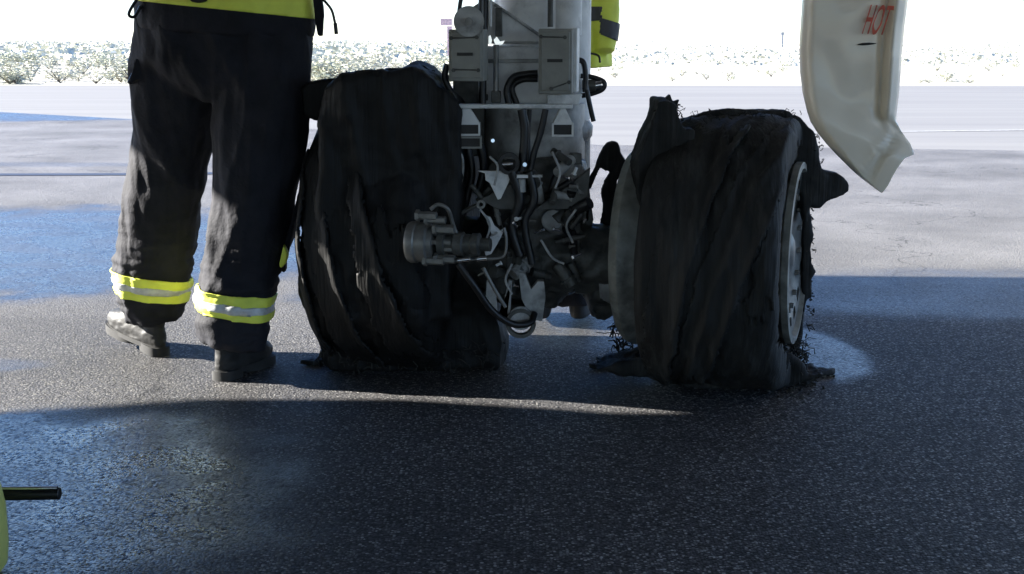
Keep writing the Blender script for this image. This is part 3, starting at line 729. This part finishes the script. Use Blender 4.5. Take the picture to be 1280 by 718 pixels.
# ---- gear door
def door():
    # rows: (py, left px, right px), with photographed outline
    rows = [(-260,1010,1150),(-120,1006,1144),(0,1003,1135),(30,1001,1131),(60,999,1128),(90,1000,1126),(115,1003,1124),(140,1009,1121),(152,1013,1120),(165,1021,1127),(180,1033,1138),(193,1045,1143),(198,1050,1131),(210,1062,1122),(222,1075,1115),(232,1088,1110),(239,1098,1105),(241,1101,1103)]
    b = B(); NT = 40; Yd = 3.72; front = []
    # resample rows
    rs = []
    for (y0,l0,r0),(y1,l1,r1) in zip(rows, rows[1:]):
        n = max(1, int(abs(y1-y0)/5))
        for k in range(n): t = k/n; rs.append((y0+(y1-y0)*t, l0+(l1-l0)*t, r0+(r1-r0)*t))
    rs.append(rows[-1])
    for py, l, r in rs:
        row = []
        for j in range(NT+1):
            t = j/NT; px = l+(r-l)*t
            d = 0.0
            d += .05*max(0, 1-t/.14)**2                               # left edge rolls back
            up = 1/(1+math.exp((py-150)/5))
            g = math.exp(-((t-.80)/.035)**2)*.024 + math.exp(-((t-.90)/.03)**2)*-.020  + .03*max(0,(t-.93)/.07)**2
            d += g*up                                                 # rolled ribs down the right side
            s = (py-120) - (px-1005)*.55                               # crease that runs down to the right
            d += -.022/(1+math.exp(-s/7)) + .0016*max(0,s)*.3*.4
            # pressed V recess in the tip
            vv = abs((px-1085)*.75 + (py-215)*.9)*.0
            e = min(abs((py-218)-(px-1085)*-1.15), 40)/40
            low = 1/(1+math.exp(-(py-168)/6))
            d += low*(.012*math.exp(-(((px-1088)-(218-py)*.62)/5)**2) - .006*math.exp(-(((px-1080)-(218-py)*.62)/4)**2))
            d += .004*noise.noise(Vector((px*.03, py*.02, 2)))
            # ridge where the ribs end
            d += .018*math.exp(-((py-153-(px-1110)*.8)/5)**2)*(1/(1+math.exp(-(px-1096)/3)))
            row.append(b.verts.new(P(px, py, Yd+d)))
        front.append(row)
    for a, c in zip(front, front[1:]):
        for j in range(NT): b.faces.new((a[j], a[j+1], c[j+1], c[j]))
    o = obj('gear_door', b, 'door', AC, smooth='all', label='cream white curved gear door with a pointed lower tip, marked HOT in red')
    s = o.modifiers.new('thick', 'SOLIDIFY'); s.thickness = .014; s.offset = -1
    return o, Yd
gd, Yd = door()
b = B(); loft(b, [P(1072,56,Yd-.006), P(1078,55.5,Yd-.008), P(1086,55,Yd-.008), P(1095,54.5,Yd-.006)], [.001,.0035,.0035,.001], 8)
obj('drain_slot', b, 'label', gd)
cu = bpy.data.curves.new('t', 'FONT'); cu.body = 'HOT'; cu.size = .096; cu.extrude = .0008; cu.offset = .0006
to = bpy.data.objects.new('t', cu); COL.objects.link(to)
dg = bpy.context.evaluated_depsgraph_get(); dg.update()
tm = bpy.data.meshes.new_from_object(to.evaluated_get(dg)); bpy.data.objects.remove(to)
b = B(); b.from_mesh(tm)
org = P(1076, 42, Yd-.009)
for v in b.verts:
    x, y = v.co.x*.34, v.co.y*1.22
    x += y*.22 + .002*noise.noise(v.co*60)
    ca, sa = math.cos(-.05), math.sin(-.05)
    v.co = org + Vector((x*ca - y*sa, -v.co.z, x*sa + y*ca))
obj('lettering', b, 'red', gd, smooth=False)

# ================================================================== LOOSE RUBBER ON THE GROUND
def scrap(px, py, s, label, seed):
    r = random.Random(seed); c = P(px, py, 1); k = CAM_H/(CAM_H-c.z); c = Vector((c.x*k, c.y*k, 0))
    b = B(); pts = [Vector((math.cos(a)*s*r.uniform(.5,1.2), math.sin(a)*s*r.uniform(.3,.8), 0)) for a in [i*2*PI/9 for i in range(9)]]
    prism(b, [c+p+Vector((0,0,.002)) for p in pts], (0,0,.018)); bmesh.ops.triangulate(b, faces=b.faces)
    b = remesh(b, .004, 2); displace(b, lambda p: .005*noise.fractal(p*40,1,2,3))
    off = c
    me_o = empty('rubber_scrap', c, label, 'rubber scrap')
    obj('rubber_piece', b, 'rubber', me_o, smooth='all')
for a in ((392,456,.05,'torn black rubber scrap lying on the asphalt at the left tyre\'s left foot',1),
          (1018,468,.06,'ragged black rubber scrap beside the right wheel, on the wet patch',2),
          (752,461,.04,'small flat black rubber scrap left of the right wheel',3)):
    scrap(*a)

# ================================================================== PEOPLE
def leg_rows(rows, Ya, Yb, ratio=.85):
    """rows (py, xl, xr) -> centre points and radii, the leg running from depth Ya (top) to Yb (foot)"""
    pts = []; rad = []
    y0, y1 = rows[0][0], rows[-1][0]
    for py, l, r in rows:
        Y = Ya + (Yb-Ya)*(py-y0)/(y1-y0)
        a, c = P(l, py, Y), P(r, py, Y)
        pts.append((a+c)/2); rad.append(((c.x-a.x)/2, (c.x-a.x)/2*ratio))
    return pts, rad
def band(src, name, m, parent, cuts, off, par_off, inside=None):
    """cloth band: the part of a body mesh between cutting planes (point, normal pointing inwards), pushed outwards"""
    b = B(); b.from_mesh(src)
    for v in b.verts: v.co += par_off
    for co, no in cuts:
        bmesh.ops.bisect_plane(b, geom=b.verts[:]+b.edges[:]+b.faces[:], plane_co=co, plane_no=-no, clear_outer=True)
    if inside: bmesh.ops.delete(b, geom=[f for f in b.faces if not inside(f.calc_center_median())], context='FACES')
    if not b.faces: b.free(); return None
    left = set(b.faces); best = set()
    while left:                                   # keep the one connected piece that is largest
        st_ = [left.pop()]; isl = set(st_)
        while st_:
            for e in st_.pop().edges:
                for g in e.link_faces:
                    if g in left: left.discard(g); isl.add(g); st_.append(g)
        if len(isl) > len(best): best = isl
    bmesh.ops.delete(b, geom=[f for f in b.faces if f not in best], context='FACES')
    b.normal_update()
    d = {v: v.normal.copy() for v in b.verts}
    for v in b.verts: v.co += d[v]*off
    o = obj(name, b, m, parent, smooth='all')
    s = o.modifiers.new('thick', 'SOLIDIFY'); s.thickness = min(.004, off*.9); s.offset = -1
    return o
def cut(p0, p1, Y, up):
    """plane through two photo points at depth Y, level in depth; up = keep what is above"""
    a, c = P(*p0, Y), P(*p1, Y); n = Vector((-(c.z-a.z), 0, c.x-a.x)).normalized()
    return (a, n if up else -n)
def boot(bm, heel, toe, top, rtop, sole=None):
    """one boot built in level rings: heel back to toe tip, narrowing into the shaft; the lugged sole goes to a second mesh"""
    d = (toe-heel); rise = d.z; d = Vector((d.x, d.y, 0)); L = d.length; d.normalize(); sd = Vector((-d.y, d.x, 0))
    base = Vector((heel.x, heel.y, heel.z))
    def ring(mesh, z, back, front, w, n=36, off=Vector()):
        out = []
        for k in range(n):
            a = 2*PI*k/n; ca, sa = math.cos(a), math.sin(a)
            t = back + (front-back)*(.5+.5*math.copysign(abs(ca)**.75, ca))
            ww = w*(.84 + .22*math.sin(PI*min(1, max(0, (t/L-.25)/.9)))) * math.copysign(abs(sa)**.75, sa)
            p = base + d*t + sd*ww + Vector((0,0,z + rise*max(0, t)/L)) + off
            out.append(mesh.verts.new(p))
        return out
    def skin(mesh, rings):
        for a, b in zip(rings, rings[1:]):
            n = len(a)
            for k in range(n): mesh.faces.new((a[k], a[(k+1)%n], b[(k+1)%n], b[k]))
        mesh.faces.new(rings[0][::-1]); mesh.faces.new(rings[-1])
    lv = [(.028,.006,.975,.046),(.040,.0,1.0,.050),(.058,.0,.99,.051),(.074,.004,.95,.049),(.086,.006,.87,.046),(.098,.008,.74,.044),(.110,.010,.62,.044),(.125,.010,.54,.044),
          (.145,.008,.49,.046),(.17,.004,.46,.049),(.20,.0,.45,.052),(.26,-.004,.46,.056)]
    skin(bm, [ring(bm, z, L*b_-.0, L*f_, w_, off=(Vector((top.x,top.y,0))-(base+d*L*.22)*1).to_3d()*Vector((1,1,0)).length*0) for z, b_, f_, w_ in lv])
    if sole is not None:
        skin(sole, [ring(sole, z, -.006, L*.34, .050) for z in (0,.004,.026,.032)])       # heel block
        skin(sole, [ring(sole, z, L*.42, L+.006, .052) for z in (.002,.006,.02,.0315)])   # fore part
        skin(sole, [ring(sole, z, -.004, L+.003, .0515) for z in (.018,.0345)])           # welt

def make_firefighter():
    f = empty('firefighter', P(270,478,4.15)*1, 'person seen from behind in dark trousers with lime reflective ankle bands, left of the wheels', 'person')
    f.location = (-.98, 4.2, 0)
    L = [(40,171,290),(60,168,282),(100,166,276),(150,167,270),(200,167,258),(240,162,252),(280,151,248),(320,147,242),(350,144,236),(375,146,233),(396,158,228)]
    R = [(40,262,392),(60,266,392),(100,268,388),(150,271,384),(200,270,374),(240,268,367),(280,263,361),(320,257,354),(350,251,347),(380,247,341),(410,247,335),(432,250,326)]
    b = B()
    pl_, rl = leg_rows(L, 4.22, 4.44); pr_, rr_ = leg_rows(R, 4.20, 4.10)
    loft(b, pl_, rl, 24); loft(b, pr_, rr_, 24)
    # seat and hips
    hp, hr = leg_rows([(-20,178,388),(10,174,391),(40,171,393),(80,172,388),(105,190,370),(125,215,335)], 4.2, 4.2, .52)
    loft(b, hp, hr, 28)
    b = remesh(b, .0085, 4)
    def folds(p):
        z = p.z
        low = max(0, min(1, (.62-z)/.35))
        v = .010*noise.fractal(Vector((p.x*16, p.y*16, z*4)), 1, 2, 3)
        h = .010*low*noise.noise(Vector((p.x*5, p.y*5, z*38))) + .005*low*noise.noise(Vector((p.x*10,p.y*9,z*70)))
        s = .020*max(0, ridged(Vector((p.x*6+z*2.5, p.y*4, z*1.5)))-.45) + .008*max(0, ridged(Vector((p.x*13-z*2, p.y*6, z*2.5+3)))-.5)
        return v + h + s
    displace(b, folds)
    tr = obj('trousers', b, 'pants', f, smooth='all')
    src = tr.data; off = Vector(f.location)
    zl = lambda py, px: P(px, py, 4.42).z
    # bands: planes tilted as in the photo
    mid = P(256, 380, 4.25)
    Lc = (mid, Vector((-1,0,0))); Rc = (mid, Vector((1,0,0)))
    for sidec, Y, bt, bb, st_, sb in ((Lc, 4.36, ((144,339),(233,352)), ((144,368),(233,382)), ((144,350),(233,362)), ((144,358),(233,370))),
                                  (Rc, 4.02, ((247,364),(338,377)), ((247,393),(338,408)), ((247,376),(338,389)), ((247,385),(338,398)))):
        bd = band(src, 'reflective_band', 'lime', f, [sidec, cut(*bt, Y, False), cut(*bb, Y, True)], .006, off)
        band(src, 'silver_stripe', 'silver', bd, [sidec, cut(*st_, Y, False), cut(*sb, Y, True)], .0075, off)
    # cargo pocket flap, pocket pleat
    b = soft([(168,72),(184,78),(180,104),(172,100),(160,106),(166,90)], 4.14, .08, .006, .004); obj('pocket', b, 'pants', f, smooth='all')
    b = B(); tube(b, [P(166,92,4.15), P(162,100,4.15), P(160,104,4.15)], .004, 6); obj('toggle', b, 'hose', f)
    b = soft([(376,210),(382,215),(374,262),(358,318),(355,345),(350,340),(357,300),(370,250)], 4.10, .07, .007, .005); obj('side_pocket', b, 'pants', f, smooth='all')
    b = soft([(354,305),(360,318),(357,330),(350,338),(348,330)], 4.06, .03, .005, .002); obj('reflective_band', b, 'lime', f, smooth='all')
    # jacket with arms
    b = B()
    tp, trd = leg_rows([(42,171,393),(34,169,395),(20,168,396),(0,172,394),(-40,182,386),(-90,178,390),(-150,168,398),(-195,190,376),(-215,240,326)], 4.2, 4.18, .58)
    loft(b, tp, trd, 32)
    shl, shr = P(185,-165,4.18), P(381,-165,4.18)
    loft(b, [shl, shl+Vector((-.09,.10,-.17)), shl+Vector((-.0,.34,-.12))], [(.085,.08),(.07,.07),(.05,.05)], 18)
    loft(b, [shr, shr+Vector((.09,.10,-.17)), shr+Vector((.0,.34,-.12))], [(.085,.08),(.07,.07),(.05,.05)], 18)
    b = remesh(b, .010, 3)
    displace(b, lambda p: .008*noise.fractal(p*Vector((9,9,3)) if False else Vector((p.x*10,p.y*10,p.z*4)),1,2,3))
    jk = obj('jacket', b, 'pants', f, smooth='all')
    bd = band(jk.data, 'reflective_band', 'lime', f, [cut((178,-16),(392,-6), 4.06, False), cut((178,2),(392,24), 4.06, True)], .005, off)
    jlow = soft([(230,-14),(262,-12),(258,2),(248,4),(238,2)], 4.02, .03, .004, .001); obj('pull_tab', jlow, 'hose', f, smooth='all')
    # hands, neck, head, helmet (above the frame)
    for s, sh in ((-1,shl),(1,shr)):
        b = B()
        w0 = sh + Vector((0, .36, -.12)); w1 = w0 + Vector((0,.07,-.01))
        loft(b, [w0-Vector((0,.03,0)), w0+Vector((0,.03,0)), w1], [(.026,.03),(.04,.022),(.038,.016)], 12)
        for k in range(4):
            q = w1 + Vector((-.028+.019*k, 0, 0)); l = (.06,.072,.068,.052)[k]
            loft(b, [q-Vector((0,.01,0)), q+Vector((0,l*.5,-.008)), q+Vector((0,l,-.035))], [.0095,.009,.007], 8)
        q = w0 + Vector((s*-.035,.02,0)); loft(b, [q, q+Vector((-s*.025,.03,-.01)), q+Vector((-s*.03,.06,-.025))], [.011,.010,.008], 8)
        b = remesh(b, .005, 1); obj('hand', b, 'skin', f, smooth='all')
    hc = P(283,-215,4.2) + Vector((0,.02,.20))
    b = B(); loft(b, [hc-Vector((0,0,.22)), hc-Vector((0,0,.10))], [.06,.055], 16)
    loft(b, [hc+Vector((0,.02,z)) for z in (-.115,-.09,-.03,.03,.08,.11)], [(.035,.05),(.055,.075),(.073,.092),(.076,.098),(.06,.08),(.02,.03)], 20)
    loft(b, [hc+Vector((0,.10,-.02)), hc+Vector((0,.135,-.035))], [.016,.012], 10)
    for s in (-1,1): loft(b, [hc+Vector((s*.072,.01,-.045)), hc+Vector((s*.085,0,.0))], [.016,.018], 10)
    b = remesh(b, .008, 2); obj('head', b, 'skin', f, smooth='all')
    b = B(); lathe(b, hc+Vector((0,.01,.02)), (0,0,1), [(0,.15),(.008,.155),(.02,.115),(.07,.11),(.11,.085),(.135,.04),(.14,.001)], 32)
    obj('helmet', b, 'helmet', f)
    # hanging straps at the jacket's edges
    b = soft([(390,-6),(403,-6),(404,20),(403,46),(397,46),(393,24)], 4.12, .03, .005, .002); obj('strap', b, 'pants', f, smooth='all')
    b = B(); tube(b, [P(400,-4,4.1), P(408,4,4.1), P(415,14,4.1), P(419,30,4.1)], .0042, 8); s_ = obj('cord', b, 'hose', f)
    b = B(); cyl(b, P(419,29,4.1), P(420.5,43,4.1), .0065, 10); obj('cord_toggle', b, 'hose', s_, bevel=.002)
    b = B(); tube(b, [P(177,-6,4.1), P(168,4,4.1), P(161,18,4.1), P(168,21,4.1), P(176,8,4.1)], .005, 8); obj('strap', b, 'hose', f)
    # boots
    bl = B(); sl_ = B(); boot(bl, Vector((-1.225,4.37,.0)), Vector((-1.47,4.60,.05)), P(192,380,4.42), .07, sl_)
    bl = remesh(bl, .005, 2); displace(bl, lambda p: .0035*noise.fractal(Vector((p.x*18,p.y*18,p.z*45)),1,2,3))
    for v in bl.verts: v.co.z = max(v.co.z, .004)
    o = obj('boot', bl, 'boot', f, smooth='all'); obj('sole', sl_, 'sole', o)
    b2 = B(); sr_ = B(); boot(b2, Vector((-.955,4.04,.0)), Vector((-.845,4.31,.0)), P(288,415,4.09), .07, sr_)
    b2 = remesh(b2, .005, 2); displace(b2, lambda p: .0035*noise.fractal(Vector((p.x*18,p.y*18,p.z*45)),1,2,3))
    for v in b2.verts: v.co.z = max(v.co.z, .004)
    o = obj('boot', b2, 'boot', f, smooth='all'); obj('sole', sr_, 'sole', o)
    return f
make_firefighter()

def make_worker():
    Y = 4.95
    f = empty('worker', (.20, Y, 0), 'person in a lime jacket with grey bands, mostly hidden behind the landing gear strut', 'person')
    b = B()
    hip = Vector((.24, Y, .92))
    loft(b, [Vector((.08,Y,.92)), Vector((.09,Y+.0,.50)), Vector((.12,Y-.04,.07))], [(.095,.10),(.075,.08),(.068,.085)], 18)
    loft(b, [Vector((.19,Y,.92)), Vector((.22,Y+.02,.50)), Vector((.25,Y-.04,.07))], [(.09,.10),(.07,.08),(.068,.085)], 18)
    loft(b, [Vector((.13,Y,.84)), Vector((.14,Y,1.08))], [(.14,.12),(.15,.12)], 20)
    b = remesh(b, .012, 2); displace(b, lambda p: .008*noise.fractal(Vector((p.x*10,p.y*10,p.z*5)),1,2,3))
    obj('trousers', b, 'pants', f, smooth='all')
    b = B()
    loft(b, [Vector((.20,Y,z)) for z in (.99,1.05,1.2,1.35,1.46,1.50)], [(.185,.14),(.18,.13),(.17,.125),(.19,.125),(.15,.10),(.07,.07)], 26)
    sh = Vector((.36, Y, 1.42)); sl = Vector((.02, Y, 1.42))
    e = P(756,-10,Y-.05); h = P(755,58,Y-.10)
    loft(b, [sh, e, P(756,66,Y-.12)], [(.07,.07),(.058,.06),(.04,.045)], 16)
    loft(b, [sl, sl+Vector((-.02,-.02,-.28)), sl+Vector((.08,-.22,-.36))], [(.07,.07),(.058,.06),(.045,.045)], 16)
    b = remesh(b, .008, 2); displace(b, lambda p: .009*noise.fractal(Vector((p.x*12,p.y*12,p.z*5)),1,2,3))
    j = obj('jacket', b, 'lime', f, smooth='all')
    off = Vector(f.location)
    band(j.data, 'grey_band', 'greyband', f, [cut((720,8),(750,9),Y-.1,False), cut((720,28),(750,26),Y-.1,True)], .005, off, lambda p: p.x < P(749,0,Y).x)
    band(j.data, 'grey_band', 'greyband', f, [cut((745,22),(765,28),Y-.05,False), cut((745,42),(765,50),Y-.05,True)], .005, off, lambda p: p.x > P(749,0,Y-.05).x)
    b = B(); tube(b, [P(727,68,Y-.16), P(738,67,Y-.16), P(748,70,Y-.16), P(750,78,Y-.14)], .004, 6); obj('hem_cord', b, 'hose', f)
    for s in (-1,1):
        b = B(); boot(b, Vector((.185+s*.07,Y-.11,0)), Vector((.20+s*.10,Y+.17,0)), Vector((.175+s*.06,Y-.02,.22)), .055)
        b = remesh(b, .008, 1)
        for v in b.verts: v.co.z = max(v.co.z, .003)
        obj('boot', b, 'sole', f, smooth='all')
    hc = Vector((.2, Y, 1.68)); b = B(); loft(b, [hc-Vector((0,0,.22)), hc-Vector((0,0,.1))], [.06,.055], 14)
    loft(b, [hc+Vector((0,-.02,z)) for z in (-.115,-.09,-.03,.03,.08,.11)], [(.035,.05),(.055,.075),(.073,.092),(.076,.098),(.06,.08),(.02,.03)], 18)
    b = remesh(b, .009, 2); obj('head', b, 'skin', f, smooth='all')
    b = B(); lathe(b, hc+Vector((0,-.01,.02)), (0,0,1), [(0,.13),(.01,.13),(.02,.11),(.07,.105),(.11,.08),(.135,.03),(.14,.001)], 28); obj('helmet', b, 'helmet', f)
make_worker()

# ================================================================== YELLOW CANISTER AT THE LEFT EDGE
cn = empty('yellow_canister', (-1.28, 2.55, 0), 'rounded yellow green canister at the left edge with a black tubular handle above it', 'canister')
b = B(); cc = P(-64, 712, 2.50)
lathe(b, (cc.x, 2.50, .0), (0,0,1), [(.0,.05),(.0,.10),(.02,.115),(.06,.12),(.14,.12),(.19,.112),(.225,.085),(.24,.04),(.242,.001)], 44)
obj('tank', b, 'yellow', cn)
b = B(); cyl(b, P(-70,619,2.62), P(75,617,2.62), .0135, 20)
hd = obj('handle_tube', b, 'hose', cn, bevel=.002)
b = B(); cyl(b, P(-70,611.5,2.612), P(72,610,2.612), .004, 10); obj('bright_rod', b, 'chrome', hd)
b = B(); cyl(b, P(-60,619,2.62), Vector((cc.x,2.5,.235)), .012, 14); obj('handle_stem', b, 'hose', hd)

# ================================================================== FAR THINGS AND DESERT SCRUB
def far(px, py, Y): return P(px, py, Y)
pm = empty('marker_post', (P(562,60,60).x, 60, 0), 'faded pink red marker post far off behind the left junction box', 'post')
b = B(); x = P(562,40,60).x; s = 60/F
box(b, (x, 60, .8), (s*6, s*6, 1.62)); box(b, (x-s*4, 60, 1.62+.18), (s*14, s*6, .3)); obj('post', b, 'pink', pm)
pm = empty('grey_post', (P(978,60,150).x, 150, 0), 'small grey post on the far side of the desert scrub at right', 'post')
b = B(); s = 150/F; x = P(978,40,150).x
cyl(b, (x,150,0), (x,150,1.5), s*1.6, 10); box(b, (x,150,1.55), (s*4,s*3,.3)); obj('post', b, 'postgrey', pm)

def shrub_mesh(name, m, nleaf, seed):
    r = random.Random(seed); b = B()
    lobes = [(Vector((r.uniform(-.3,.3), r.uniform(-.3,.3), r.uniform(.15,.35))), r.uniform(.14,.26)) for _ in range(6)]
    for _ in range(nleaf):
        c, rad = r.choice(lobes)
        d = Vector((r.gauss(0,1), r.gauss(0,1), r.gauss(0,.8))).normalized()*rad*r.uniform(.5,1.05)
        p = c+d; p.z = max(.02, p.z)
        q = Matrix.Rotation(r.uniform(0,6.3),3,'Z') @ Matrix.Rotation(r.uniform(0,6.3),3,'X')
        s = r.uniform(.02,.05)
        vs = [b.verts.new(p + q @ Vector(v)) for v in ((-s,0,0),(0,-s*.4,0),(s*1.3,0,0),(0,s*.4,0))]
        b.faces.new(vs)
    me = bpy.data.meshes.new(name); b.to_mesh(me); b.free(); me.materials.append(M[m]); 
    tw = B()
    for _ in range(8):
        a = r.uniform(0,6.3); L = r.uniform(.2,.38)
        loft(tw, [Vector((0,0,0)), Vector((math.cos(a)*L*.5, math.sin(a)*L*.5, .18)), Vector((math.cos(a)*L, math.sin(a)*L, .34))], [.012,.008,.004], 4, cap=False)
    t = bpy.data.meshes.new('twigs'); tw.to_mesh(t); tw.free(); t.materials.append(M['twig'])
    return me, t
variants = [shrub_mesh('foliage', 'leaf' if k % 3 else 'leaf2', 420, 100+k) for k in range(6)]
rs = random.Random(21)
spots = []
for i in range(230):
    Y = 31.5 + rs.random()**1.5*26
    wx = Y*.42
    left = rs.random() < .72
    X = rs.uniform(-wx, -.02*Y) if left else rs.uniform(-.02*Y, wx)
    spots.append((X, Y, rs.uniform(.45,1.15)*(1.25 if left else .6)))
for i, (X, Y, sc) in enumerate(spots):
    fo, tw = variants[i % 6]
    e = bpy.data.objects.new('desert_shrub', None); COL.objects.link(e); e.location = (X, Y, -.01); e.rotation_euler = (0,0,rs.uniform(0,6.3)); e.scale = (sc, sc, sc*rs.uniform(.6,1))
    setp(e, 'low pale desert shrub on the sandy ground beyond the taxiway', 'shrub', 'low desert shrubs beyond the taxiway')
    for n_, me in (('foliage', fo), ('twigs', tw)):
        o = bpy.data.objects.new(n_, me); COL.objects.link(o); o.parent = e
# farther scrub: one mass nobody could count
b = B(); 
for i in range(5200):
    Y = 50*math.exp(rs.random()*1.95); wx = Y*.44; left = rs.random() < .7
    X = rs.uniform(-wx, -.02*Y) if left else rs.uniform(-.02*Y, wx)
    sc = rs.uniform(.25,.75)*(1.25 if left else .8); 
    for _ in range(9):
        p = Vector((X+rs.gauss(0,.3)*sc*1.6, Y+rs.gauss(0,.3)*sc, abs(rs.gauss(.3,.2))*sc))
        s = rs.uniform(.08,.2)*sc; q = Matrix.Rotation(rs.uniform(0,6.3),3,'Z') @ Matrix.Rotation(rs.uniform(0,6.3),3,'X')
        b.faces.new([b.verts.new(p + q @ Vector(v)) for v in ((-s,-s*.5,0),(s,-s*.6,0),(s*.4,s,0),(-s*.7,s*.6,0))])
setp(obj('desert_scrub', b, 'leaf', smooth=False), 'hazy band of pale desert scrub reaching to the horizon', 'scrub', kind='stuff')
